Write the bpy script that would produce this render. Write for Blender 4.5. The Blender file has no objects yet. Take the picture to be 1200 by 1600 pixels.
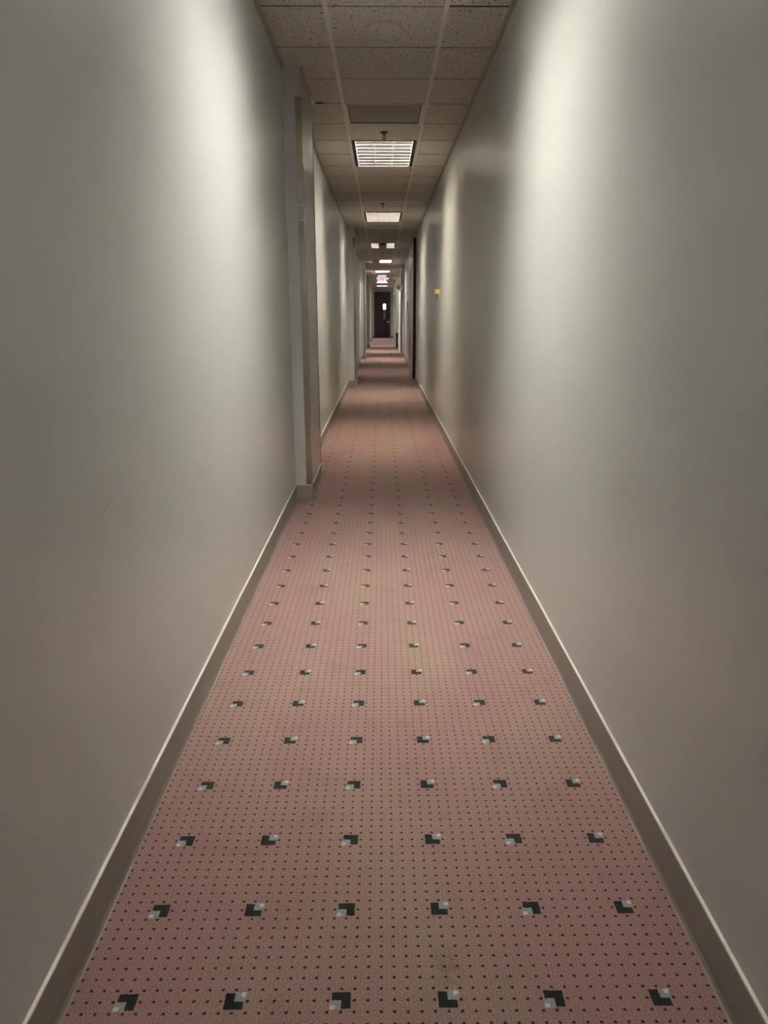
import bpy, bmesh, math, random
from mathutils import Vector, Matrix

random.seed(7)
S = bpy.context.scene
COL = S.collection

# ------------------------------------------------------------------ camera
EYE = 1.283                     # eye height above the carpet
CEIL = 2.767                    # ceiling height
cam_data = bpy.data.cameras.new('camera')
cam = bpy.data.objects.new('camera', cam_data)
COL.objects.link(cam)
cam_data.sensor_fit = 'VERTICAL'
cam_data.sensor_height = 36.0
cam_data.lens = 36.0 * 1195.0 / 1600.0
cam_data.shift_y = 30.0 / 1600.0
cam_data.shift_x = -10.0 / 1600.0
cam_data.clip_start = 0.05
cam_data.clip_end = 200
PITCH = math.atan2(830.0 - 492.0, 1195.0)
cam.location = (0, 0, EYE)
YAW = math.atan2(610.0 - 596.5, 1242.0)
cam.rotation_euler = (math.pi / 2 - PITCH, 0, -YAW)
S.camera = cam

# ------------------------------------------------------------------ view, world
S.view_settings.view_transform = 'Standard'
S.view_settings.look = 'None'
S.view_settings.gamma = 1.0
S.view_settings.use_curve_mapping = False
S.view_settings.exposure = 1.58
S.cycles.use_denoising = True
S.cycles.max_bounces = 10
S.cycles.diffuse_bounces = 8
S.cycles.glossy_bounces = 4
S.cycles.sample_clamp_indirect = 12.0
w = bpy.data.worlds.new('dark_building')
S.world = w
w.use_nodes = True
w.node_tree.nodes['Background'].inputs[0].default_value = (0.02, 0.02, 0.02, 1)
w.node_tree.nodes['Background'].inputs[1].default_value = 0.2

# strength and tint of each recessed ceiling light, nearest first
LAMP = 17.0
LIGHTS = [  # row start (in ceiling tiles), strength, tint, lit bays
    (-10.5, 1.7, (1.0, 0.98, 0.92), (1, 1, 1)),  # unseen light added behind the camera to fill the near walls
    (-2.9, 2.15, (1.0, 0.99, 0.93), (1, 1, 1)),
    (5.0, 1.75, (1.0, 0.90, 0.76), (1, 1, 1)),
    (13.0, 1.75, (1.0, 0.94, 0.80), (1, 1, 1)),
    (21.5, 1.5, (1.0, 0.93, 0.86), (1, 0, 1)),
    (30.0, 3.4, (1.0, 0.90, 0.88), (0, 1, 1)),
    (38.8, 2.6, (1.0, 0.95, 0.86), (1, 1, 1)),
    (47.5, 2.0, (0.98, 1.0, 0.86), (1, 1, 1)),
    (54.5, 1.6, (0.98, 1.0, 0.90), (1, 1, 1)),
    (62.0, 2.2, (1.0, 0.97, 0.95), (1, 1, 1)),
]


def row_y(k):                   # distance along the corridor of ceiling row k
    return 4.393 + 0.61 * k


# ------------------------------------------------------------------ node helpers
class NT:
    def __init__(self, name):
        self.m = bpy.data.materials.new(name)
        self.m.use_nodes = True
        self.t = self.m.node_tree
        self.b = self.t.nodes['Principled BSDF']

    def n(self, kind, **kw):
        nd = self.t.nodes.new(kind)
        for k, v in kw.items():
            setattr(nd, k, v)
        return nd

    def link(self, a, b):
        self.t.links.new(a, b)

    def put(self, sock, v):
        if hasattr(v, 'links') or isinstance(v, bpy.types.NodeSocket):
            self.link(v, sock)
        else:
            sock.default_value = v

    def math(self, op, a, b=None, c=None, clamp=False):
        nd = self.n('ShaderNodeMath', operation=op)
        nd.use_clamp = clamp
        self.put(nd.inputs[0], a)
        if b is not None:
            self.put(nd.inputs[1], b)
        if c is not None:
            self.put(nd.inputs[2], c)
        return nd.outputs[0]

    def mix(self, f, a, b):
        nd = self.n('ShaderNodeMix', data_type='RGBA')
        self.put(nd.inputs[0], f)
        self.put(nd.inputs[6], a)
        self.put(nd.inputs[7], b)
        return nd.outputs[2]

    def coords(self, scale=(1, 1, 1)):
        tc = self.n('ShaderNodeTexCoord')
        mp = self.n('ShaderNodeMapping')
        mp.inputs['Scale'].default_value = scale
        self.link(tc.outputs['Object'], mp.inputs['Vector'])
        return mp.outputs[0]

    def noise(self, vec, scale, detail=2.0, rough=0.5):
        nd = self.n('ShaderNodeTexNoise')
        self.link(vec, nd.inputs['Vector'])
        nd.inputs['Scale'].default_value = scale
        nd.inputs['Detail'].default_value = detail
        nd.inputs['Roughness'].default_value = rough
        return nd.outputs['Fac']

    def ramp(self, f, lo, hi):
        nd = self.n('ShaderNodeMapRange')
        nd.inputs[1].default_value = lo
        nd.inputs[2].default_value = hi
        nd.interpolation_type = 'SMOOTHSTEP'
        self.put(nd.inputs[0], f)
        return nd.outputs[0]

    def bump(self, h, strength, dist):
        nd = self.n('ShaderNodeBump')
        nd.inputs['Strength'].default_value = strength
        nd.inputs['Distance'].default_value = dist
        self.put(nd.inputs['Height'], h)
        self.link(nd.outputs[0], self.b.inputs['Normal'])


def c4(c):
    return (c[0], c[1], c[2], 1.0)


def simple(name, col, rough=0.5, metal=0.0, emit=None, power=0.0, var=0.0):
    k = NT(name)
    if var:
        f = k.noise(k.coords(), 6.0, 3.0)
        d = tuple(x * (1 - var) for x in col)
        k.link(k.mix(f, c4(d), c4(col)), k.b.inputs['Base Color'])
    else:
        k.b.inputs['Base Color'].default_value = c4(col)
    k.b.inputs['Roughness'].default_value = rough
    k.b.inputs['Metallic'].default_value = metal
    if emit:
        k.b.inputs['Emission Color'].default_value = c4(emit)
        k.b.inputs['Emission Strength'].default_value = power
    return k.m


def scratch_mask(k, pos, ax, marks):
    """thin scuffs: marks are (a0, b0, a1, b1, halfwidth) in wall metres"""
    sep = k.n('ShaderNodeSeparateXYZ')
    k.link(pos, sep.inputs[0])
    A, B = sep.outputs[ax[0]], sep.outputs[ax[1]]
    tot = None
    for a0, b0, a1, b1, hw in marks:
        L = math.hypot(a1 - a0, b1 - b0)
        ux, uy = (a1 - a0) / L, (b1 - b0) / L
        da = k.math('SUBTRACT', A, a0)
        db = k.math('SUBTRACT', B, b0)
        t = k.math('ADD', k.math('MULTIPLY', da, ux), k.math('MULTIPLY', db, uy))
        s = k.math('ABSOLUTE', k.math('SUBTRACT', k.math('MULTIPLY', db, ux), k.math('MULTIPLY', da, uy)))
        m = k.math('MULTIPLY', k.math('LESS_THAN', s, hw),
                   k.math('MULTIPLY', k.math('GREATER_THAN', t, 0.0), k.math('LESS_THAN', t, L)))
        tot = m if tot is None else k.math('MAXIMUM', tot, m)
    return tot


WALL_COL = (0.446, 0.454, 0.424)


def wall_material(name, marks=None):
    k = NT(name)
    p = k.coords()
    f = k.noise(p, 1.3, 4.0)
    col = k.mix(f, c4(tuple(x * 0.94 for x in WALL_COL)), c4(WALL_COL))
    if marks:
        m = scratch_mask(k, p, (1, 2), marks)
        col = k.mix(k.math('MULTIPLY', m, 0.45), col, (0.12, 0.10, 0.09, 1))
    k.link(col, k.b.inputs['Base Color'])
    k.b.inputs['Roughness'].default_value = 0.31
    k.b.inputs['Specular IOR Level'].default_value = 0.8
    k.bump(k.noise(p, 260.0, 2.0), 0.10, 0.002)
    return k.m


def carpet_material():
    k = NT('patterned_carpet')
    p = k.coords()
    sep = k.n('ShaderNodeSeparateXYZ')
    k.link(p, sep.inputs[0])
    wob = k.math('MULTIPLY', k.math('SUBTRACT', k.noise(p, 120.0, 1.0), 0.5), 0.0030)
    wob2 = k.math('MULTIPLY', k.math('SUBTRACT', k.noise(p, 97.0, 1.0), 0.5), 0.0030)
    X = k.math('ADD', sep.outputs[0], wob)
    Y = k.math('ADD', sep.outputs[1], wob2)
    PX, PY = 0.2078, 0.2367
    U = k.math('DIVIDE', k.math('ADD', X, 0.083 + PX * 20), PX)
    V = k.math('DIVIDE', k.math('SUBTRACT', Y, 1.184 - PY * 60), PY)
    iu = k.math('FLOOR', k.math('ADD', U, 0.5))
    iv = k.math('FLOOR', k.math('ADD', V, 0.5))
    a = k.math('MULTIPLY', k.math('SUBTRACT', U, iu), PX)
    b = k.math('MULTIPLY', k.math('SUBTRACT', V, iv), PY)
    par = k.math('MODULO', iu, 2.0)                      # 0: light corner low left, 1: upper right
    s = k.math('SUBTRACT', k.math('MULTIPLY', par, 2.0), 1.0)
    a2 = k.math('MULTIPLY', a, s)
    b2 = k.math('MULTIPLY', b, s)

    def box(u, v, u0, u1, v0, v1):
        m1 = k.math('MULTIPLY', k.math('GREATER_THAN', u, u0), k.math('LESS_THAN', u, u1))
        m2 = k.math('MULTIPLY', k.math('GREATER_THAN', v, v0), k.math('LESS_THAN', v, v1))
        return k.math('MULTIPLY', m1, m2)
    black = box(a, b, -0.0185, 0.0185, -0.0185, 0.0185)
    teal = box(a2, b2, 0.0, 0.0215, -0.0005, 0.0205)
    pale = box(a2, b2, 0.0115, 0.0215, 0.0105, 0.0205)
    DX, DY = PX / 8.0, PY / 9.0
    du = k.math('SUBTRACT', k.math('FRACT', k.math('ADD', k.math('DIVIDE', a, DX), 8.5)), 0.5)
    dv = k.math('SUBTRACT', k.math('FRACT', k.math('ADD', k.math('DIVIDE', b, DY), 8.5)), 0.5)
    r = k.math('SQRT', k.math('ADD', k.math('MULTIPLY', du, du), k.math('MULTIPLY', dv, dv)))
    dot = k.math('LESS_THAN', r, 0.128)
    # pile colour: mauve pink, trodden to beige in drifts, plus soil
    f1 = k.noise(k.coords((1.0, 0.45, 1.0)), 2.3, 4.0)
    worn = k.ramp(f1, 0.36, 0.66)
    pink = (0.205, 0.122, 0.107, 1)
    beige = (0.208, 0.145, 0.113, 1)
    base = k.mix(worn, pink, beige)
    ctr = k.ramp(k.math('ABSOLUTE', k.math('SUBTRACT', sep.outputs[0], 0.0)), 0.12, 0.66)
    base = k.mix(k.math('MULTIPLY', ctr, 0.45), base, (0.205, 0.116, 0.107, 1))
    soil = k.ramp(k.noise(p, 7.0, 5.0), 0.52, 0.78)
    base = k.mix(k.math('MULTIPLY', soil, 0.28), base, (0.115, 0.078, 0.062, 1))
    # one brown spill near the camera
    st = k.math('SQRT', k.math('ADD', k.math('POWER', k.math('DIVIDE', k.math('SUBTRACT', X, 0.129), 0.030), 2.0),
                               k.math('POWER', k.math('DIVIDE', k.math('SUBTRACT', Y, 1.262), 0.05), 2.0)))
    stm = k.math('MULTIPLY', k.ramp(st, 1.5, 0.2), k.ramp(k.noise(p, 60.0, 3.0), 0.35, 0.6))
    base = k.mix(k.math('MULTIPLY', stm, 0.6), base, (0.12, 0.085, 0.06, 1))
    # tufts and the lengthwise rib of the weave
    tuft = k.noise(p, 900.0, 1.0)
    tuft2 = k.noise(p, 330.0, 2.0)
    rib = k.math('SINE', k.math('MULTIPLY', sep.outputs[0], 2 * math.pi / (DX / 3.0)))
    v = k.math('ADD', k.math('MULTIPLY', tuft, 1.2), k.math('MULTIPLY', tuft2, 1.9))
    v = k.math('ADD', v, k.math('MULTIPLY', rib, 0.045))
    v = k.math('MAXIMUM', k.math('ADD', v, -0.55), 0.3)
    mul = k.n('ShaderNodeVectorMath', operation='SCALE')
    col = k.mix(dot, base, (0.030, 0.008, 0.008, 1))
    col = k.mix(black, col, (0.010, 0.011, 0.010, 1))
    col = k.mix(teal, col, (0.17, 0.20, 0.195, 1))
    col = k.mix(pale, col, (0.38, 0.345, 0.31, 1))
    k.link(col, mul.inputs[0])
    k.link(v, mul.inputs['Scale'])
    k.link(mul.outputs[0], k.b.inputs['Base Color'])
    k.b.inputs['Roughness'].default_value = 0.95
    k.b.inputs['Specular IOR Level'].default_value = 0.12
    k.b.inputs['Sheen Weight'].default_value = 0.15
    k.b.inputs['Sheen Tint'].default_value = (1, 0.8, 0.72, 1)
    k.bump(k.math('ADD', tuft2, k.math('MULTIPLY', rib, 0.15)), 0.35, 0.003)
    return k.m


def tile_material(name, fissured=True):
    k = NT(name)
    p = k.coords()
    base = k.mix(k.noise(p, 3.0, 3.0), (0.50, 0.465, 0.40, 1), (0.58, 0.54, 0.47, 1))
    if fissured:
        warp = k.n('ShaderNodeTexNoise')
        k.link(p, warp.inputs['Vector'])
        warp.inputs['Scale'].default_value = 30.0
        vm = k.n('ShaderNodeVectorMath', operation='MULTIPLY_ADD')
        k.link(warp.outputs['Color'], vm.inputs[0])
        vm.inputs[1].default_value = (0.05, 0.05, 0.0)
        k.link(p, vm.inputs[2])
        mp = k.n('ShaderNodeMapping')
        mp.inputs['Scale'].default_value = (1.0, 0.42, 1.0)
        k.link(vm.outputs[0], mp.inputs['Vector'])
        f = k.ramp(k.noise(mp.outputs[0], 120.0, 2.0), 0.59, 0.64)
        pin = k.ramp(k.noise(p, 190.0, 1.0), 0.66, 0.72)
        m = k.math('MAXIMUM', f, pin)
        base = k.mix(k.math('MULTIPLY', m, 0.8), base, (0.06, 0.05, 0.04, 1))
        k.bump(k.math('SUBTRACT', 1.0, m), 0.6, 0.004)
    k.link(base, k.b.inputs['Base Color'])
    k.b.inputs['Roughness'].default_value = 0.9
    k.b.inputs['Specular IOR Level'].default_value = 0.2
    return k.m


def steel_material():
    k = NT('satin_steel')
    mp = k.coords((60.0, 60.0, 0.6))
    f = k.noise(mp, 5.0, 3.0)
    k.link(k.mix(f, (0.40, 0.365, 0.30, 1), (0.52, 0.48, 0.40, 1)), k.b.inputs['Base Color'])
    k.b.inputs['Metallic'].default_value = 1.0
    k.b.inputs['Roughness'].default_value = 0.22
    return k.m


def glass_material():
    k = NT('clear_glass')
    k.b.inputs['Base Color'].default_value = (0.9, 0.93, 0.92, 1)
    k.b.inputs['Roughness'].default_value = 0.03
    k.b.inputs['Transmission Weight'].default_value = 1.0
    k.b.inputs['IOR'].default_value = 1.05
    return k.m


def base_material():
    k = NT('vinyl_cove_base')
    p = k.coords()
    f = k.noise(k.coords((1, 0.6, 3)), 4.0, 4.0)
    col = k.mix(f, (0.185, 0.165, 0.138, 1), (0.225, 0.205, 0.175, 1))
    m = scratch_mask(k, p, (1, 2), [(1.30, 0.060, 1.62, 0.075, 0.0008), (1.66, 0.02, 1.95, 0.045, 0.0012)])
    col = k.mix(k.math('MULTIPLY', m, 0.7), col, (0.06, 0.05, 0.045, 1))
    k.link(col, k.b.inputs['Base Color'])
    k.b.inputs['Roughness'].default_value = 0.42
    return k.m


MW_L = wall_material('painted_wall_with_scuff', [(1.62, 0.86, 1.70, 0.875, 0.0012), (1.9, 1.03, 2.2, 1.09, 0.0006)])
MW_R = wall_material('painted_wall_with_scratch', [(1.305, 0.33, 1.325, 0.372, 0.0008), (1.40, 0.95, 1.41, 0.958, 0.001)])
MW = wall_material('painted_wall')
M_CARPET = carpet_material()
M_TILE = tile_material('fissured_ceiling_tile')
M_PLAIN = tile_material('plain_ceiling_tile', False)
M_JOINT_SHADE = simple('fibre_joint_shade', (0.09, 0.07, 0.05), 0.9)  # dark edge colour carries the shade of the tile joints
M_PLENUM = simple('dark_gap', (0.02, 0.018, 0.016), 0.9)
M_GRID = simple('ceiling_grid_paint', (0.60, 0.565, 0.50), 0.45, var=0.06)
M_ANGLE_SHADE = simple('wall_angle_edge_shade', (0.33, 0.30, 0.255), 0.5, var=0.1)  # browner than the runners: shadow along the ceiling edge put into the colour
M_BASE = base_material()
M_LIT_EDGE = simple('lit_edge_cream', (0.47, 0.44, 0.385), 0.5, var=0.08)  # lighter colour stands for light caught on the top of the base
M_STEEL = steel_material()
M_TAPE = simple('pale_tape', (0.36, 0.35, 0.32), 0.3, metal=0.3, var=0.1)
M_BROWN = simple('dark_brown_wood', (0.030, 0.019, 0.012), 0.45, var=0.4)
M_MAROON = simple('dark_maroon_door', (0.026, 0.004, 0.004), 0.6, var=0.25)
M_GREYDOOR = simple('grey_door', (0.16, 0.15, 0.135), 0.4, var=0.1)
M_FRAME = simple('grey_door_frame', (0.36, 0.345, 0.31), 0.4, var=0.06)
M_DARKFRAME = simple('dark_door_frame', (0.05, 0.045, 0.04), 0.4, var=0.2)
M_CHROME = simple('satin_chrome', (0.78, 0.76, 0.72), 0.42, metal=0.8)
M_BLACK = simple('black_slot', (0.006, 0.005, 0.005), 0.6)
M_HOUSING = simple('fixture_white', (0.62, 0.60, 0.56), 0.4)
M_LOUVRE = simple('louvre_aluminium', (0.075, 0.073, 0.074), 0.5)
M_MIRROR = simple('brushed_reflector', (0.80, 0.79, 0.80), 0.15, metal=1.0)
M_EDGE = simple('blade_edge_grey', (0.16, 0.155, 0.155), 0.5)
M_LONG = simple('divider_grey', (0.42, 0.415, 0.42), 0.4)
M_DEAD = simple('unlit_lens', (0.20, 0.185, 0.16), 0.4)
M_RETURN = simple('return_panel_grey', (0.20, 0.185, 0.165), 0.45, var=0.1)
M_WHITE = simple('white_plastic', (0.85, 0.83, 0.80), 0.4)
M_COVER = simple('cover_plate_cream', (0.46, 0.43, 0.37), 0.5)
M_BRASS = simple('dark_bronze', (0.07, 0.05, 0.035), 0.4, metal=0.6)
M_RED = simple('red_print', (0.30, 0.01, 0.02), 0.5)
M_PRINT = simple('black_print', (0.02, 0.02, 0.02), 0.5)
M_YELLOW = simple('yellow_plastic', (0.92, 0.78, 0.22), 0.4)
M_GLASS = glass_material()
M_EXITRED = simple('exit_letters', (0.60, 0.12, 0.25), 0.5, emit=(0.70, 0.18, 0.34), power=0.10)
M_EXIT = simple('exit_sign_face', (0.8, 0.7, 0.75), 0.4, emit=(1.0, 0.90, 0.95), power=0.25)


# ------------------------------------------------------------------ mesh helpers
def bx(bm, x0, x1, y0, y1, z0, z1):
    v = [bm.verts.new((x, y, z)) for x in (x0, x1) for y in (y0, y1) for z in (z0, z1)]
    for f in ((0, 1, 3, 2), (4, 6, 7, 5), (0, 4, 5, 1), (2, 3, 7, 6), (0, 2, 6, 4), (1, 5, 7, 3)):
        bm.faces.new([v[i] for i in f])
    return v


def cyl(bm, p0, p1, r0, r1=None, n=16):
    p0, p1 = Vector(p0), Vector(p1)
    d = p1 - p0
    r1 = r0 if r1 is None else r1
    q = d.to_track_quat('Z', 'Y').to_matrix().to_4x4()
    m = Matrix.Translation((p0 + p1) / 2) @ q
    bmesh.ops.create_cone(bm, cap_ends=True, segments=n, radius1=r0, radius2=r1, depth=d.length, matrix=m)


def lathe(bm, prof, cx=0, cy=0, n=32):
    """prof: (radius, z) list, turned about a vertical axis"""
    rings = []
    for r, z in prof:
        if r < 1e-6:
            rings.append([bm.verts.new((cx, cy, z))])
        else:
            rings.append([bm.verts.new((cx + r * math.cos(t * 2 * math.pi / n), cy + r * math.sin(t * 2 * math.pi / n), z)) for t in range(n)])
    for A, B in zip(rings, rings[1:]):
        for i in range(n):
            j = (i + 1) % n
            if len(A) == 1 and len(B) > 1:
                bm.faces.new((A[0], B[i], B[j]))
            elif len(B) == 1 and len(A) > 1:
                bm.faces.new((A[i], B[0], A[j]))
            elif len(A) > 1:
                bm.faces.new((A[i], B[i], B[j], A[j]))


def extrude_poly(bm, pts, fn, t0, t1):
    """pts: 2-D outline; fn(u, v, t) gives a 3-D point"""
    a = [bm.verts.new(fn(u, v, t0)) for u, v in pts]
    b = [bm.verts.new(fn(u, v, t1)) for u, v in pts]
    n = len(pts)
    bm.faces.new(a)
    bm.faces.new(b[::-1])
    for i in range(n):
        j = (i + 1) % n
        bm.faces.new((a[i], b[i], b[j], a[j]))


def obj(name, bm, mats, parent=None, bevel=0.0, smooth=False):
    bmesh.ops.recalc_face_normals(bm, faces=bm.faces)
    me = bpy.data.meshes.new(name)
    bm.to_mesh(me)
    bm.free()
    for m in (mats if isinstance(mats, (list, tuple)) else [mats]):
        me.materials.append(m)
    if smooth:
        for p in me.polygons:
            p.use_smooth = True
    o = bpy.data.objects.new(name, me)
    COL.objects.link(o)
    if parent:
        o.parent = parent
        o.matrix_parent_inverse = Matrix.Translation(-parent.location)
    if bevel:
        md = o.modifiers.new('bevel', 'BEVEL')
        md.width = bevel
        md.segments = 2
        md.limit_method = 'ANGLE'
    return o


def boxobj(name, b, mat, parent=None, bevel=0.0):
    bm = bmesh.new()
    bx(bm, *b)
    return obj(name, bm, mat, parent, bevel)


def struct(o, label=None):
    o['kind'] = 'structure'
    if label:
        o['label'] = label
    return o


def thing(name, loc, label, cat, group=None):
    o = bpy.data.objects.new(name, None)
    COL.objects.link(o)
    o.location = loc
    o.empty_display_size = 0.05
    tag(o, label, cat, group)
    return o


def tag(o, label, cat, group=None):
    o['label'] = label
    o['category'] = cat
    if group:
        o['group'] = group


def text_mesh(name, body, size, mat, loc, parent, thick=0.002, align='CENTER'):
    """upright lettering that faces the near end of the corridor"""
    cu = bpy.data.curves.new(name, 'FONT')
    cu.body = body
    cu.size = size
    cu.align_x = align
    cu.align_y = 'CENTER'
    cu.extrude = thick
    cu.offset = size * 0.02
    tmp = bpy.data.objects.new(name + '_tmp', cu)
    COL.objects.link(tmp)
    dg = bpy.context.evaluated_depsgraph_get()
    me = bpy.data.meshes.new_from_object(tmp.evaluated_get(dg))
    bpy.data.objects.remove(tmp)
    me.transform(Matrix.Translation(loc) @ Matrix.Rotation(math.pi / 2, 4, 'X'))
    me.materials.clear()
    me.materials.append(mat)
    o = bpy.data.objects.new(name, me)
    COL.objects.link(o)
    o.parent = parent
    o.matrix_parent_inverse = Matrix.Translation(-parent.location)
    return o


# ------------------------------------------------------------------ floor
XL, XR = -0.618, 0.662
END = 45.4
BACK = -4.5
floor = struct(boxobj('floor', (-1.2, 1.6, BACK - 0.1, END + 2.6, -0.05, 0.0), M_CARPET),
               'dusty pink carpet with rows of black and grey corner squares and tiny dots')

# ------------------------------------------------------------------ walls
bm = bmesh.new()
bx(bm, XL - 0.12, XL, BACK, END, 0.0, CEIL + 0.3)
struct(obj('wall_left', bm, MW_L), 'long grey painted wall on the left of the corridor')

bm = bmesh.new()
bx(bm, XR, XR + 0.12, BACK, 15.4, 0.0, CEIL + 0.3)
struct(obj('wall_right', bm, MW_R), 'long grey painted wall on the right of the corridor')

# right side beyond the opening, with its recesses
bm = bmesh.new()
H = CEIL + 0.3
bx(bm, 1.35, 1.47, 15.28, 16.42, 0.0, H)                 # back of the opening
bx(bm, XR + 0.12, 1.35, 15.28, 15.4, 0.0, H)             # its near return
bx(bm, 0.64, 0.76, 16.36, 17.35, 0.0, H)
bx(bm, 0.64, 0.80, 17.35, 18.45, 2.36, H)                # over the door recess
bx(bm, 0.74, 0.86, 17.35, 18.45, 2.20, H)
bx(bm, 0.64, 0.76, 18.45, 18.62, 0.0, H)
bx(bm, 0.70, 0.82, 18.62, 25.4, 0.0, H)
bx(bm, 0.66, 0.78, 25.6, 28.6, 0.0, H)
bx(bm, 0.66, 0.78, 28.6, 29.6, 2.30, H)
bx(bm, 0.66, 0.78, 29.6, END, 0.0, H)
struct(obj('wall_right', bm, MW), 'far stretch of the right wall with doors and recesses')

# far end wall round the door
DX0, DX1, DTOP = -0.383, 0.460, 2.50
bm = bmesh.new()
bx(bm, XL, DX0 - 0.05, END, END + 0.12, 0.0, H)
bx(bm, DX1 + 0.05, 0.80, END, END + 0.12, 0.0, H)
bx(bm, DX0 - 0.05, DX1 + 0.05, END, END + 0.12, DTOP + 0.05, H)
struct(obj('wall_far', bm, MW), 'grey end wall round the dark door')
struct(boxobj('wall_back', (XL - 0.12, 0.80, BACK - 0.12, BACK, 0.0, H), MW))

# columns standing proud of the left wall, and one on the right
COLS = [(5.36, 6.20, -0.503), (14.50, 15.30, -0.474), (23.4, 24.2, -0.490), (32.1, 32.9, -0.486), (39.5, 40.3, -0.49)]
ordinal = ['nearest boxed-out column on the left wall', 'second boxed-out column along the left wall',
           'third boxed-out column along the left wall', 'fourth boxed-out column along the left wall',
           'last boxed-out column before the dark door']
for i, (y0, y1, x1) in enumerate(COLS):
    struct(boxobj('column', (XL - 0.02, x1, y0, y1, 0.0, H), MW, bevel=0.002), ordinal[i])
struct(boxobj('column', (0.60, 0.82, 24.9, 25.6, 0.0, H), MW, bevel=0.002), 'boxed-out column on the right wall')


# ------------------------------------------------------------------ cove base
BH, BT = 0.115, 0.006


def cove(pts):
    """sheet of vinyl base run along a polyline of wall corners; the room lies to the right-hand normal"""
    bmb, bmc = bmesh.new(), bmesh.new()
    prof = [(0.0, 0.0), (0.012, 0.0), (0.0085, 0.004), (BT, 0.016), (BT, BH - 0.004), (0.0, BH - 0.004)]
    cap = [(0.0, BH - 0.004), (BT + 0.001, BH - 0.004), (BT + 0.0005, BH), (0.0, BH + 0.002)]
    n = len(pts)
    for bmx, pf in ((bmb, prof), (bmc, cap)):
        rings = []
        for i, (x, y) in enumerate(pts):
            P = Vector((x, y))
            dirs = []
            if i > 0:
                dirs.append((P - Vector(pts[i - 1])).normalized())
            if i < n - 1:
                dirs.append((Vector(pts[i + 1]) - P).normalized())
            nrm = [Vector((d.y, -d.x)) for d in dirs]
            m = sum(nrm, Vector((0, 0))) / len(nrm)
            m = m / max(m.length_squared, 1e-6)
            rings.append([bmx.verts.new((x + m.x * u, y + m.y * u, v)) for u, v in pf])
        k = len(pf)
        for A, B in zip(rings, rings[1:]):
            for i in range(k):
                j = (i + 1) % k
                bmx.faces.new((A[i], B[i], B[j], A[j]))
        bmx.faces.new(rings[0])
        bmx.faces.new(rings[-1][::-1])
    return bmb, bmc


left_pts = [(XL, BACK)]
for y0, y1, x1 in COLS:
    left_pts += [(XL, y0), (x1, y0), (x1, y1), (XL, y1)]
left_pts += [(XL, END), (DX0 - 0.06, END)]
a, b = cove(left_pts)
bl = struct(obj('baseboard_left', a, M_BASE), 'grey brown vinyl base along the left wall')
obj('edge_highlight', b, M_LIT_EDGE, bl)['label'] = 'thin top edge, coloured cream as if catching light'
a, b = cove([(XR, 15.4), (XR, BACK)])
br = struct(obj('baseboard_right', a, M_BASE), 'grey brown vinyl base along the right wall')
obj('edge_highlight', b, M_LIT_EDGE, br)['label'] = 'thin top edge, coloured cream as if catching light'
a, b = cove([(0.64, 17.33), (0.64, 16.38)])
r2 = struct(obj('baseboard_right', a, M_BASE))
obj('edge_highlight', b, M_LIT_EDGE, r2)
a, b = cove([(DX1 + 0.06, END), (0.66, END), (0.66, 29.65)])
obj('edge_highlight', b, M_LIT_EDGE, struct(obj('baseboard_right', a, M_BASE)))
a, b = cove([(0.66, 28.55), (0.66, 25.6), (0.60, 25.6), (0.60, 24.9), (0.70, 24.9), (0.70, 18.62), (0.64, 18.62), (0.64, 18.5)])
obj('edge_highlight', b, M_LIT_EDGE, struct(obj('baseboard_right', a, M_BASE)))

# ------------------------------------------------------------------ ceiling: tiles, runners, wall angles
TL, TR = -0.279, 0.330          # the two long runners
K0, K1 = -14, 68
lightcells = set()
for k, *_ in LIGHTS:
    lightcells |= {('c', k), ('c', k + 1)}


def centre_segments():
    """the middle column of cells, cut round the lights, which may sit off the row module"""
    cuts = [(row_y(k), row_y(k + 2)) for k, *_ in LIGHTS] + [(row_y(3), row_y(4))]
    segs = []
    for k in range(K0, K1):
        lo, hi = row_y(k), row_y(k + 1)
        parts = [(lo, hi)]
        for c0, c1 in cuts:
            new = []
            for p0, p1 in parts:
                if c1 <= p0 + 1e-4 or c0 >= p1 - 1e-4:
                    new.append((p0, p1))
                else:
                    if c0 > p0 + 0.02:
                        new.append((p0, c0))
                    if c1 < p1 - 0.02:
                        new.append((c1, p1))
            parts = new
        segs += [(k, p0, p1) for p0, p1 in parts]
    return segs


bm = bmesh.new()
G = 0.0045
plain_faces = []


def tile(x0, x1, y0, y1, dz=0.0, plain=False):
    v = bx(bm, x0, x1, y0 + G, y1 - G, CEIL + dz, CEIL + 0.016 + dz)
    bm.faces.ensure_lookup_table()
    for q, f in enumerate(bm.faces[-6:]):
        f.material_index = 2 if q in (2, 3) else (1 if plain else 0)     # brown fibre cut edges, darkened for the shade in the joints


for k in range(K0, K1):
    y0, y1 = row_y(k), min(row_y(k + 1), END - 0.01)
    if y0 > END - 0.05:
        continue
    tile(XL + 0.002, TL - 0.006, y0, y1)
    tile(TR + 0.006, XR + 0.14, y0, y1, dz=0.004 if k == -1 else 0.0)
for k, y0, y1 in centre_segments():
    if y0 > END - 0.05:
        continue
    tile(TL + 0.006, TR - 0.006, y0, min(y1, END - 0.01), plain=(k in (2, 12)))
ceiling = struct(obj('ceiling', bm, [M_TILE, M_PLAIN, M_JOINT_SHADE]), 'dropped ceiling of fissured mineral tiles')
struct(boxobj('ceiling', (-0.9, 1.6, BACK, END + 2.6, CEIL + 0.26, CEIL + 0.3), M_PLENUM), 'dark space above the ceiling tiles')
# lid over the opening at the right
struct(boxobj('ceiling', (0.80, 1.47, 15.28, 16.42, CEIL, CEIL + 0.03), M_PLAIN))

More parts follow.
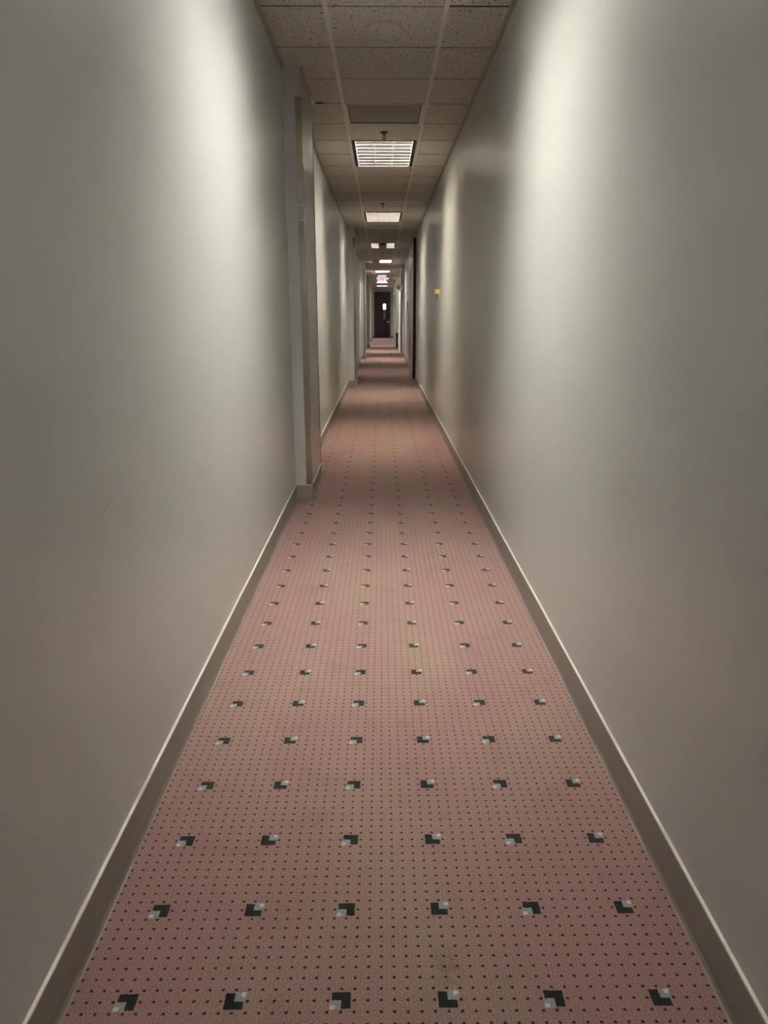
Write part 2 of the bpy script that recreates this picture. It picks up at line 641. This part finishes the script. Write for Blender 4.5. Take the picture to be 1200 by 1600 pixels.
bm = bmesh.new()
for x in (TL, TR):
    bx(bm, x - 0.0125, x + 0.0125, BACK, END, CEIL - 0.004, CEIL + 0.001)
    bx(bm, x - 0.002, x + 0.002, BACK, END, CEIL, CEIL + 0.04)
struct(obj('trim_1', bm, M_GRID, bevel=0.0008), 'two long runners of the ceiling grid')
bm = bmesh.new()
for k in range(K0, K1):          # cross runners, their faces almost flush behind the tile gaps
    if row_y(k) < END:
        yk = row_y(k)
        bx(bm, XL, TL - 0.006, yk - 0.012, yk + 0.012, CEIL + 0.010, CEIL + 0.0125)
        bx(bm, TR + 0.006, XR, yk - 0.012, yk + 0.012, CEIL + 0.010, CEIL + 0.0125)
        if not any(row_y(q[0]) - 0.005 < yk < row_y(q[0] + 2) + 0.005 for q in LIGHTS):
            bx(bm, TL + 0.006, TR - 0.006, yk - 0.012, yk + 0.012, CEIL + 0.010, CEIL + 0.0125)
struct(obj('trim_2', bm, M_DARKFRAME), 'cross runners seen in the tile joints')
bm = bmesh.new()
ang = [XL] + [c for c in ()]
last = BACK
for y0, y1, x1 in COLS:
    bx(bm, XL, XL + 0.020, last, y0, CEIL - 0.0045, CEIL - 0.001)
    bx(bm, XL, XL + 0.0025, last, y0, CEIL - 0.022, CEIL)
    bx(bm, x1, x1 + 0.020, y0, y1 - 0.02, CEIL - 0.0045, CEIL - 0.001)
    bx(bm, x1, x1 + 0.0025, y0, y1 - 0.02, CEIL - 0.022, CEIL)
    last = y1
bx(bm, XL, XL + 0.020, last, END, CEIL - 0.0045, CEIL - 0.001)
bx(bm, XL, XL + 0.0025, last, END, CEIL - 0.022, CEIL)
struct(obj('trim_3', bm, M_ANGLE_SHADE), 'wall angle at the left edge of the ceiling, edge shadow painted in')
bm = bmesh.new()
bx(bm, XR - 0.020, XR, BACK, 15.4, CEIL - 0.0045, CEIL - 0.001)
bx(bm, XR - 0.0025, XR, BACK, 15.4, CEIL - 0.022, CEIL)
bx(bm, 0.62, 0.64, 16.36, 18.62, CEIL - 0.0045, CEIL - 0.001)
bx(bm, 0.68, 0.70, 18.62, 24.9, CEIL - 0.0045, CEIL - 0.001)
bx(bm, 0.64, 0.66, 25.6, END, CEIL - 0.0045, CEIL - 0.001)
struct(obj('trim_4', bm, M_ANGLE_SHADE), 'wall angle at the right edge of the ceiling, edge shadow painted in')
# bent white end of the wall angle at the first column, with the dark slit behind it
bm = bmesh.new()
extrude_poly(bm, [(-0.503, 5.93), (-0.477, 6.19), (-0.503, 6.19)], lambda u, v, t: (u, v, t), CEIL - 0.010, CEIL - 0.007)
struct(obj('trim_5', bm, M_WHITE), 'bent white end of the wall angle at the first column')
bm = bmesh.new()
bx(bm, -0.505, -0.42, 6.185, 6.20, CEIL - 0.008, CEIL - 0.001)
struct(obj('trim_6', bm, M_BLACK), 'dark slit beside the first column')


# ------------------------------------------------------------------ ceiling lights
def lamp_mat(i, st, tint):
    return simple('lamp_glow_%d' % i, (0.8, 0.8, 0.8), 0.5, emit=tint, power=LAMP * st)


light_labels = [
    'added fill light in the ceiling behind the viewer, unseen',
    'recessed ceiling light with a louvre, above the nearest stretch of walls',
    'largest lit ceiling light, three columns of louvre cells, just beyond the grey return panel',
    'second lit ceiling light in view, plain glowing rectangle between two dark edges',
    'ceiling light with two lit ends and an unlit grey middle holding a dark box',
    'ceiling light whose left third is unlit',
    'thin lit ceiling light just in front of the exit sign',
    'ceiling light directly behind the exit sign',
    'lit ceiling light between the exit sign and the dark maroon door',
    'farthest lit ceiling light, right in front of the dark maroon door',
]
for i, (k, st, tint, bays) in enumerate(LIGHTS):
    y0, y1 = row_y(k), row_y(k + 2)
    x0, x1 = TL + 0.0125, TR - 0.0125
    t = thing('ceiling_light', ((x0 + x1) / 2, (y0 + y1) / 2, CEIL), light_labels[i], 'ceiling light',
              'recessed ceiling lights along the corridor')
    sl = 0.026                      # black air slot at each side
    bm = bmesh.new()                # pan above the louvre
    T = 0.004
    top = CEIL + 0.155
    bx(bm, x0, x1, y0, y1, top, top + T)
    bx(bm, x0, x0 + T, y0, y1, CEIL + 0.003, top)
    bx(bm, x1 - T, x1, y0, y1, CEIL + 0.003, top)
    bx(bm, x0 + T, x1 - T, y0, y0 + T, CEIL - 0.002, top)
    bx(bm, x0 + T, x1 - T, y1 - T, y1, CEIL - 0.002, top)
    obj('housing', bm, M_LOUVRE, t)
    bm = bmesh.new()
    for xa in (x0 + T, x1 - T - sl):
        bx(bm, xa, xa + sl, y0 + T, y1 - T, CEIL + 0.002, CEIL + 0.03)
    obj('air_slot', bm, M_BLACK, t)['label'] = 'black slots down both long sides'
    xa, xb = x0 + T + sl, x1 - T - sl
    ya, yb = y0 + 0.012, y1 - 0.012
    bm = bmesh.new()                # louvre: frame, seven cross blades, two long blades
    th, zb, zt = 0.003, CEIL + 0.0, CEIL + 0.125
    bms = bmesh.new()
    for x in (xa, xb - th):
        bx(bms, x, x + th, ya, yb, zb, zt + 0.006)
    n = 8
    for j in range(n + 1):
        y = ya + (yb - ya) * j / n
        hw = 0.031                  # blades are wedges: thin below, wide above, curved like a reflector
        ya_, yb_ = max(y - hw, ya), min(y + hw, yb)
        pts = [(max(y - 0.003, ya), zb), (min(y + 0.003, yb), zb), (min(y + 0.014, yb), zb + 0.060), (yb_, zt), (ya_, zt), (max(y - 0.014, ya), zb + 0.060)]
        extrude_poly(bm, pts, lambda u, v, s_: (s_, u, v), xa + th, xb - th)
    w3 = (xb - xa) / 3
    bml = bmesh.new()
    for j in range(n + 1):
        y = ya + (yb - ya) * j / n
        bx(bml, xa + th, xb - th, y - 0.0035, y + 0.0035, zb - 0.005, zb)
    for j in (1, 2):
        x = xa + w3 * j
        bx(bml, x - 0.002, x + 0.002, ya, yb, zb - 0.004, zb + 0.001)
        bx(bms, x - th / 2, x + th / 2, ya + th / 2, yb - th / 2, zb + 0.001, zt + 0.006)
    lv = obj('louvre', bm, M_MIRROR, t)
    obj('divider', bms, M_LONG, lv)
    obj('blade_edge', bml, M_EDGE, lv)['label'] = 'fine grey lower edges of the blades'
    for j in range(3):
        bt = ((1.0, 0.94, 0.99), (1.0, 0.97, 0.98), (0.97, 1.0, 0.93))[j]
        glow = lamp_mat(i * 3 + j, st, tuple(p_ * q_ for p_, q_ in zip(tint, bt))) if bays[j] else None
        lx0, lx1 = xa + w3 * j + 0.004, xa + w3 * (j + 1) - 0.004
        if bays[j]:
            l = boxobj('lamp_panel', (lx0, lx1, ya + 0.004, yb - 0.004, CEIL + 0.132, CEIL + 0.140), glow, t)
            l['label'] = 'glowing lamp panel'
        else:
            l = boxobj('blank_panel', (lx0, lx1, ya + 0.004, yb - 0.004, CEIL - 0.001, CEIL + 0.004), M_DEAD, t)
            l['label'] = 'unlit grey panel'
    if i == 4:
        xm = (xa + xb) / 2
        boxobj('sensor_box', (xm - 0.05, xm + 0.05, y0 + 0.05, y0 + 0.20, CEIL - 0.03, CEIL - 0.002), M_BLACK, t)['label'] = 'small dark box'

# grey return-air panel in row 3
y0, y1 = row_y(3), row_y(4)
t = thing('return_air_panel', (0.025, (y0 + y1) / 2, CEIL), 'flat dark grey air return panel set in the ceiling before the largest light', 'air vent')
x0, x1 = TL + 0.0125, TR - 0.0125
bm = bmesh.new()
bx(bm, x0, x1, y0 + 0.004, y0 + 0.022, CEIL - 0.004, CEIL + 0.012)
bx(bm, x0, x1, y1 - 0.022, y1 - 0.004, CEIL - 0.004, CEIL + 0.012)
bx(bm, x0, x0 + 0.018, y0 + 0.022, y1 - 0.022, CEIL - 0.004, CEIL + 0.012)
bx(bm, x1 - 0.018, x1, y0 + 0.022, y1 - 0.022, CEIL - 0.004, CEIL + 0.012)
obj('frame', bm, M_GRID, t, bevel=0.001)
boxobj('panel', (x0 + 0.018, x1 - 0.018, y0 + 0.022, y1 - 0.022, CEIL + 0.002, CEIL + 0.006), M_RETURN, t)
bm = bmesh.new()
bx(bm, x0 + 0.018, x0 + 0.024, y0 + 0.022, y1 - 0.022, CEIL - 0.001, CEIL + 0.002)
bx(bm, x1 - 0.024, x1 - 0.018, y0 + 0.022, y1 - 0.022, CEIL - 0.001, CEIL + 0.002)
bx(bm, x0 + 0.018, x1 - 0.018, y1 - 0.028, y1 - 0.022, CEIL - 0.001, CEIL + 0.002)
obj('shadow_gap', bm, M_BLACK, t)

# round cover plate with four screws
t = thing('ceiling_cover_plate', (0.020, 4.70, CEIL), 'round cream cover plate with four dark screws on the nearest ceiling tile', 'cover plate')
bm = bmesh.new()
lathe(bm, [(0.0, CEIL - 0.020), (0.070, CEIL - 0.020), (0.082, CEIL - 0.018), (0.094, CEIL - 0.012), (0.100, CEIL - 0.004), (0.100, CEIL + 0.001), (0.0, CEIL + 0.001)], 0.020, 4.70, 48)
obj('plate', bm, M_COVER, t, smooth=True)
for sx in (-1, 1):
    for sy in (-1, 1):
        bm = bmesh.new()
        cx, cy = 0.020 + sx * 0.044, 4.70 + sy * 0.036
        cyl(bm, (cx, cy, CEIL - 0.0225), (cx, cy, CEIL - 0.0195), 0.0035, n=10)
        obj('screw', bm, M_PRINT, t)


# sprinkler heads
def sprinkler(x, y):
    t = thing('sprinkler_head', (x, y, CEIL), '', 'sprinkler', 'fire sprinkler heads in the ceiling')
    bm = bmesh.new()
    lathe(bm, [(0.0, CEIL + 0.001), (0.036, CEIL + 0.001), (0.036, CEIL - 0.003), (0.026, CEIL - 0.008), (0.012, CEIL - 0.011), (0.0, CEIL - 0.011)], x, y, 24)
    obj('escutcheon', bm, M_BRASS, t, smooth=True)
    bm = bmesh.new()
    cyl(bm, (x, y, CEIL - 0.008), (x, y, CEIL - 0.022), 0.008, n=12)
    for s in (-1, 1):
        pts = [(x + s * 0.007, y, CEIL - 0.020), (x + s * 0.014, y, CEIL - 0.030), (x + s * 0.013, y, CEIL - 0.042), (x + s * 0.002, y, CEIL - 0.054)]
        for p, q in zip(pts, pts[1:]):
            cyl(bm, p, q, 0.0022, n=8)
    obj('yoke', bm, M_BRASS, t)
    bm = bmesh.new()
    cyl(bm, (x, y, CEIL - 0.0565), (x, y, CEIL - 0.054), 0.010, n=16)
    for q in range(8):
        aa = q * math.pi / 4
        cyl(bm, (x + 0.008 * math.cos(aa), y + 0.008 * math.sin(aa), CEIL - 0.0555), (x + 0.014 * math.cos(aa), y + 0.014 * math.sin(aa), CEIL - 0.0545), 0.0016, n=6)
    obj('deflector', bm, M_BRASS, t)
    return t


for (x, y), lab in zip([(0.024, 7.13), (0.018, 11.42), (0.012, 16.0), (0.018, 20.2), (0.02, 22.4)],
                       ['dark bronze sprinkler head in the tile before the largest ceiling light',
                        'dark sprinkler head in the tile before the second lit ceiling light',
                        'small dark sprinkler head before the ceiling light with two lit ends',
                        'small sprinkler head just beyond the light with two lit ends',
                        'tiny sprinkler head right before the ceiling light with an unlit left third']):
    sprinkler(x, y)['label'] = lab

# ------------------------------------------------------------------ corner guards on the column edges
GT = 2.598


def guard(x, y, side, wing, label, z1=GT, mat=M_STEEL, tape=False, back=False):
    """L-shaped guard round the vertical edge at (x, y); side=-1: column lies to the left"""
    t = thing('corner_guard', (x, y, BH), label, 'corner guard', 'metal corner guards on the columns')
    bm = bmesh.new()
    g = 0.0022
    d = 1 if not back else -1                                # +1: edge nearer the camera
    fx0, fx1 = sorted((x + side * wing, x - side * g))
    ya, yb = sorted((y, y - d * g))
    bx(bm, fx0, fx1, ya, yb, BH + 0.002, z1)
    obj('front_wing', bm, mat, t, bevel=0.0006)
    bm = bmesh.new()
    sx0, sx1 = sorted((x, x - side * g))
    ya, yb = sorted((y, y + d * wing))
    bx(bm, sx0, sx1, ya, yb, BH + 0.002, z1)
    obj('side_wing', bm, mat, t, bevel=0.0006)
    if tape:
        bm = bmesh.new()
        ya = y - g
        extrude_poly(bm, [(x - wing, 1.985), (x + g, 1.975), (x + g, 1.870), (x - wing, 1.875)],
                     lambda u, v, s: (u, s, v), ya - 0.0012, ya)
        tp = obj('label_tape', bm, M_TAPE, t)
        tp['label'] = 'strip of pale tape round the guard'
        bm = bmesh.new()
        for z in (1.979, 1.966, 1.876):
            bm = bmesh.new()
            bx(bm, x - wing, x + g, ya - 0.0018, ya - 0.0011, z - 0.0015, z + 0.0015)
            obj('tape_edge', bm, M_WHITE, tp)
    return t


names = ['first', 'second', 'third', 'fourth', 'last']
for i, (y0, y1, x1) in enumerate(COLS):
    mt = M_STEEL
    guard(x1, y0, -1, 0.038, ['satin metal corner guard with a taped patch on the nearest boxed-out column',
                              'dark metal corner guard on the near edge of the second left column',
                              'metal corner guard on the near edge of the third left column',
                              'metal corner guard on the near edge of the fourth left column',
                              'metal corner guard on the left column closest to the dark door'][i], tape=(i == 0), mat=mt)
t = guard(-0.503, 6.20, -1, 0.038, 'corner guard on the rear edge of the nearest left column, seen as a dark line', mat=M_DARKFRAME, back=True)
guard(0.60, 24.9, 1, 0.035, 'dark corner guard on the boxed-out column of the right wall', mat=M_DARKFRAME)


# ------------------------------------------------------------------ doors
def lever(parent, p, out, along, mat=M_CHROME, s=1.0):
    """door lever: out = unit vector away from the leaf, along = direction of the grip"""
    p, out, along = Vector(p), Vector(out), Vector(along)
    bm = bmesh.new()
    cyl(bm, p, p + out * 0.008 * s, 0.027 * s, n=20)
    cyl(bm, p, p + out * 0.055 * s, 0.010 * s, n=12)
    cyl(bm, p + out * 0.050 * s - along * 0.008, p + out * 0.050 * s + along * 0.115 * s, 0.009 * s, 0.0075 * s, n=12)
    return obj('door_handle', bm, mat, parent)


# far dark door, door_1
d1 = struct(bpy.data.objects.new('door_1', None), 'tall dark maroon door with a narrow glass strip at the far end')
COL.objects.link(d1)
d1.location = (0.04, END, 0)
bm = bmesh.new()
bx(bm, DX0 - 0.05, DX0, END - 0.012, END + 0.10, 0.0, DTOP + 0.05)
bx(bm, DX1, DX1 + 0.05, END - 0.012, END + 0.10, 0.0, DTOP + 0.05)
bx(bm, DX0, DX1, END - 0.012, END + 0.10, DTOP, DTOP + 0.05)
obj('door_frame', bm, M_DARKFRAME, d1, bevel=0.002)
WX0, WX1, WZ0, WZ1 = 0.074, 0.235, 1.035, 1.885
yl0, yl1 = END + 0.020, END + 0.065
bm = bmesh.new()
bx(bm, DX0 + 0.003, WX0, yl0, yl1, 0.008, DTOP - 0.003)
bx(bm, WX1, DX1 - 0.003, yl0, yl1, 0.008, DTOP - 0.003)
bx(bm, WX0, WX1, yl0, yl1, 0.008, WZ0)
bx(bm, WX0, WX1, yl0, yl1, WZ1, DTOP - 0.003)
lf = obj('door_leaf', bm, M_MAROON, d1)
boxobj('glass_strip', (WX0, WX1, yl0 + 0.018, yl0 + 0.024, WZ0, WZ1), M_GLASS, lf)['label'] = 'narrow upright pane of glass'
bm = bmesh.new()
for xa, xb, za, zb in ((WX0 - 0.012, WX0, WZ0 - 0.012, WZ1 + 0.012), (WX1, WX1 + 0.012, WZ0 - 0.012, WZ1 + 0.012),
                       (WX0, WX1, WZ0 - 0.012, WZ0), (WX0, WX1, WZ1, WZ1 + 0.012)):
    bx(bm, xa, xb, yl0 - 0.006, yl0, za, zb)
obj('glass_bead', bm, M_DARKFRAME, lf)
lever(d1, (0.405, yl0, 0.90), (0, -1, 0), (-1, 0, 0), s=1.35)
bm = bmesh.new()
cyl(bm, (0.405, yl0, 1.005), (0.405, yl0 - 0.016, 1.005), 0.018, n=16)
obj('lock_cylinder', bm, M_CHROME, d1)

# landing beyond the far door: its walls and a glowing pane added to brighten the glass strip
bm = bmesh.new()
bx(bm, -0.9, -0.8, END + 0.12, END + 2.5, 0, H)
bx(bm, 0.8, 0.9, END + 0.12, END + 2.5, 0, H)
bx(bm, -0.9, 0.9, END + 2.5, END + 2.6, 0, 1.58)
bx(bm, -0.9, 0.9, END + 2.5, END + 2.6, 2.1, H)
bx(bm, -0.9, -0.05, END + 2.5, END + 2.6, 1.58, 2.1)
bx(bm, 0.42, 0.9, END + 2.5, END + 2.6, 1.58, 2.1)
struct(obj('wall_landing', bm, MW))
win = struct(boxobj('glow_pane_1', (-0.05, 0.42, END + 2.56, END + 2.58, 1.58, 2.1), simple('added_glow', (0.9, 0.9, 0.9), 0.3, emit=(1, 0.98, 0.95), power=1.3)),
             'added glowing pane seen through the glass strip of the far door')
bm = bmesh.new()
for xa, xb, za, zb in ((-0.05, -0.02, 1.58, 2.1), (0.39, 0.42, 1.58, 2.1), (-0.02, 0.39, 1.58, 1.60), (-0.02, 0.39, 2.07, 2.1)):
    bx(bm, xa, xb, END + 2.50, END + 2.56, za, zb)
obj('glow_pane_frame', bm, M_FRAME, win)

# dark brown door standing in the opening on the right, its face towards the camera
d2 = struct(bpy.data.objects.new('door_2', None), 'dark brown floor to ceiling door edge at the right end of the long wall')
COL.objects.link(d2)
d2.location = (1.0, 16.3, 0)
boxobj('door_leaf', (0.70, 1.30, 16.315, 16.355, 0.008, CEIL - 0.01), M_BROWN, d2)
bm = bmesh.new()
bx(bm, 0.641, 0.70, 16.28, 16.36, 0.0, CEIL - 0.002)
bx(bm, 1.30, 1.35, 16.28, 16.36, 0.0, CEIL - 0.002)
obj('door_frame', bm, M_BROWN, d2, bevel=0.002)
lever(d2, (0.78, 16.315, 1.0), (0, -1, 0), (1, 0, 0))

# grey door in a shallow recess on the right
d3 = struct(bpy.data.objects.new('door_3', None), 'grey door with a lever handle beyond the brown door on the right')
COL.objects.link(d3)
d3.location = (0.74, 17.9, 0)
bm = bmesh.new()
bx(bm, 0.632, 0.79, 17.35, 17.41, 0.0, 2.20)
bx(bm, 0.632, 0.79, 18.39, 18.45, 0.0, 2.20)
bx(bm, 0.632, 0.79, 17.35, 18.45, 2.20, 2.26)
obj('door_frame', bm, M_FRAME, d3, bevel=0.002)
lf = boxobj('door_leaf', (0.735, 0.775, 17.415, 18.385, 0.008, 2.195), M_GREYDOOR, d3)
lever(d3, (0.735, 17.50, 1.16), (-1, 0, 0), (0, 1, 0), s=1.5)
boxobj('lock_box', (0.705, 0.735, 17.46, 17.54, 1.19, 1.30), M_DARKFRAME, d3, bevel=0.003)

# farther door on the right with a bright lever and a glazed upper half
d4 = struct(bpy.data.objects.new('door_4', None), 'far right door with a white frame and bright lever under the heart sign')
COL.objects.link(d4)
d4.location = (0.7, 29.1, 0)
bm = bmesh.new()
bx(bm, 0.63, 0.76, 28.6, 28.66, 0.0, 2.24)
bx(bm, 0.63, 0.76, 29.54, 29.6, 0.0, 2.24)
bx(bm, 0.63, 0.76, 28.6, 29.6, 2.24, 2.30)
obj('door_frame', bm, M_WHITE, d4, bevel=0.002)
bm = bmesh.new()
bx(bm, 0.70, 0.74, 28.665, 29.535, 0.008, 1.05)
bx(bm, 0.70, 0.74, 28.665, 28.80, 1.05, 2.235)
bx(bm, 0.70, 0.74, 29.40, 29.535, 1.05, 2.235)
bx(bm, 0.70, 0.74, 28.80, 29.40, 2.05, 2.235)
obj('door_leaf', bm, M_GREYDOOR, d4)
boxobj('glass_pane', (0.715, 0.725, 28.80, 29.40, 1.05, 2.05), M_GLASS, d4)
lever(d4, (0.70, 28.76, 0.93), (-1, 0, 0), (0, 1, 0), s=1.5)
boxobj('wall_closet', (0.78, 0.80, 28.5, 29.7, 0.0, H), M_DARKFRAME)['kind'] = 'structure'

# ------------------------------------------------------------------ signs and small things
# exit sign hung below the ceiling
ex0, ex1, ez0, ez1, ey = -0.158, 0.182, 2.473, 2.712, 30.2
t = thing('exit_sign', ((ex0 + ex1) / 2, ey, ez1), 'lit white exit sign with pinkish letters fixed under the ceiling', 'exit sign')
bm = bmesh.new()
c = 0.02
extrude_poly(bm, [(ex0, ez0), (ex1, ez0), (ex1, ez1 - c), (ex1 - c, ez1), (ex0 + c, ez1), (ex0, ez1 - c)], lambda u, v, s: (u, s, v), ey - 0.012, ey + 0.012)
obj('face_panel', bm, M_EXIT, t, bevel=0.002)
text_mesh('lettering', 'EXIT', 0.19, M_EXITRED, ((ex0 + ex1) / 2, ey - 0.0125, (ez0 + ez1) / 2 - 0.005), t)
bm = bmesh.new()
bx(bm, ex0 + 0.04, ex1 - 0.02, ey - 0.035, ey + 0.035, ez1, CEIL)
obj('housing', bm, M_HOUSING, t, bevel=0.004)

# small pale ceiling speaker-like box left of the exit sign
t = thing('smoke_detector', (-0.33, 30.0, CEIL), 'flat pale detector on the ceiling left of the exit sign', 'smoke detector')
bm = bmesh.new()
lathe(bm, [(0.0, CEIL + 0.001), (0.11, CEIL + 0.001), (0.11, CEIL - 0.02), (0.085, CEIL - 0.05), (0.0, CEIL - 0.055)], -0.33, 30.0, 32)
obj('body', bm, M_WHITE, t, smooth=True)
bm = bmesh.new()
lathe(bm, [(0.0, CEIL - 0.054), (0.04, CEIL - 0.054), (0.035, CEIL - 0.07), (0.0, CEIL - 0.07)], -0.33, 30.0, 24)
obj('sensor_cap', bm, M_DARKFRAME, t)

# projecting sign with heart
ay = 24.70
ax0, ax1, az0, az1 = 0.440, 0.590, 1.965, 2.205
t = thing('defibrillator_sign', (0.60, ay, az0), 'white projecting sign with black AED letters and a red heart on the right wall', 'sign')
boxobj('panel', (ax0, ax1, ay - 0.006, ay + 0.006, az0, az1), M_WHITE, t, bevel=0.002)
text_mesh('lettering', 'AED', 0.068, M_PRINT, ((ax0 + ax1) / 2, ay - 0.0065, az1 - 0.05), t, 0.0015)
hp = []
for q in range(48):
    a = q * 2 * math.pi / 48
    hx = 16 * math.sin(a) ** 3
    hz = 13 * math.cos(a) - 5 * math.cos(2 * a) - 2 * math.cos(3 * a) - math.cos(4 * a)
    hp.append(((ax0 + ax1) / 2 + hx * 0.0040, az0 + 0.120 + hz * 0.0044))
bm = bmesh.new()
extrude_poly(bm, hp, lambda u, v, s: (u, s, v), ay - 0.0085, ay - 0.005)
obj('heart', bm, M_RED, t)['label'] = 'red heart with a white flash'
bm = bmesh.new()
hx, hz = (ax0 + ax1) / 2, az0 + 0.125
extrude_poly(bm, [(hx - 0.002, hz + 0.032), (hx + 0.018, hz + 0.032), (hx + 0.007, hz + 0.008), (hx + 0.018, hz + 0.008),
                  (hx - 0.010, hz - 0.036), (hx - 0.002, hz - 0.004), (hx - 0.016, hz - 0.004)], lambda u, v, s: (u, s, v), ay - 0.0105, ay - 0.008)
obj('flash', bm, M_WHITE, t)
bm = bmesh.new()
bx(bm, ax0, ax0 + 0.026, ay - 0.005, ay + 0.005, az1, az1 + 0.14)
obj('hanger', bm, M_WHITE, t)
bm = bmesh.new()
bx(bm, ax1 - 0.02, ax1 + 0.004, ay - 0.01, ay + 0.01, az1, az1 + 0.10)
bx(bm, ax1 - 0.002, 0.602, ay - 0.02, ay - 0.006, az0 + 0.02, az1 - 0.02)
bx(bm, ax1 - 0.002, 0.620, ay + 0.006, 24.9, az0 + 0.06, az1 - 0.06)
obj('bracket', bm, M_WHITE, t)

# white-framed board farther along the right wall
t = thing('notice_board', (0.66, 39.0, 1.43), 'white framed dark board on the right wall beyond the heart sign', 'notice board')
bm = bmesh.new()
for ya, yb, za, zb in ((37.6, 37.72, 1.43, 2.3), (40.4, 40.52, 1.43, 2.3), (37.72, 40.4, 1.43, 1.50), (37.72, 40.4, 2.23, 2.3)):
    bx(bm, 0.622, 0.66, ya, yb, za, zb)
obj('frame', bm, M_WHITE, t)
boxobj('board', (0.645, 0.66, 37.72, 40.4, 1.50, 2.23), M_DARKFRAME, t)

# room sign plate past the grey door
t = thing('room_sign', (0.70, 21.8, 1.40), 'small dark plate on the right wall beyond the grey door', 'sign')
boxobj('plate', (0.688, 0.70, 21.55, 22.05, 1.41, 1.64), M_DARKFRAME, t, bevel=0.002)

# low dark bin between the far doors
t = thing('waste_bin', (0.60, 31.4, 0), 'low narrow dark bin against the right wall past the heart sign', 'waste bin')
bm = bmesh.new()
for z0_, z1_, s0, s1 in ((0.0, 0.60, 0.036, 0.046),):
    v0 = [(-s0, -0.12), (s0, -0.12), (s0, 0.12), (-s0, 0.12)]
    a_ = [bm.verts.new((0.60 + x, 31.4 + y, z0_)) for x, y in v0]
    b_ = [bm.verts.new((0.60 + x * s1 / s0, 31.4 + y * 1.1, z1_)) for x, y in v0]
    bm.faces.new(a_[::-1])
    for q in range(4):
        r_ = (q + 1) % 4
        bm.faces.new((a_[q], a_[r_], b_[r_], b_[q]))
    i_ = [bm.verts.new((0.60 + x * s1 / s0 * 0.9, 31.4 + y * 1.06, z1_)) for x, y in v0]
    j_ = [bm.verts.new((0.60 + x * 0.85, 31.4 + y * 0.95, z0_ + 0.02)) for x, y in v0]
    for q in range(4):
        r_ = (q + 1) % 4
        bm.faces.new((b_[q], b_[r_], i_[r_], i_[q]))
        bm.faces.new((i_[q], i_[r_], j_[r_], j_[q]))
    bm.faces.new(j_)
obj('bin_body', bm, M_BROWN, t)

# yellow tag with a black pin on the right wall
ty, tz = 9.16, 1.540
t = thing('wall_tag', (XR, ty, tz), 'small yellow plastic tag with a thin dark pin below it on the right wall', 'tag')
bm = bmesh.new()
bx(bm, XR - 0.056, XR + 0.001, ty - 0.004, ty + 0.004, tz - 0.026, tz + 0.024)
obj('tab', bm, M_YELLOW, t, bevel=0.003)
bm = bmesh.new()
extrude_poly(bm, [(XR - 0.050, tz + 0.014), (XR - 0.034, tz), (XR - 0.050, tz - 0.012), (XR - 0.043, tz)], lambda u, v, s: (u, s, v), ty - 0.006, ty - 0.003)
obj('arrow_mark', bm, M_PRINT, t)
bm = bmesh.new()
cyl(bm, (XR - 0.026, ty, tz - 0.024), (XR - 0.026, ty, tz - 0.075), 0.003, n=8)
obj('pin', bm, M_PRINT, t)
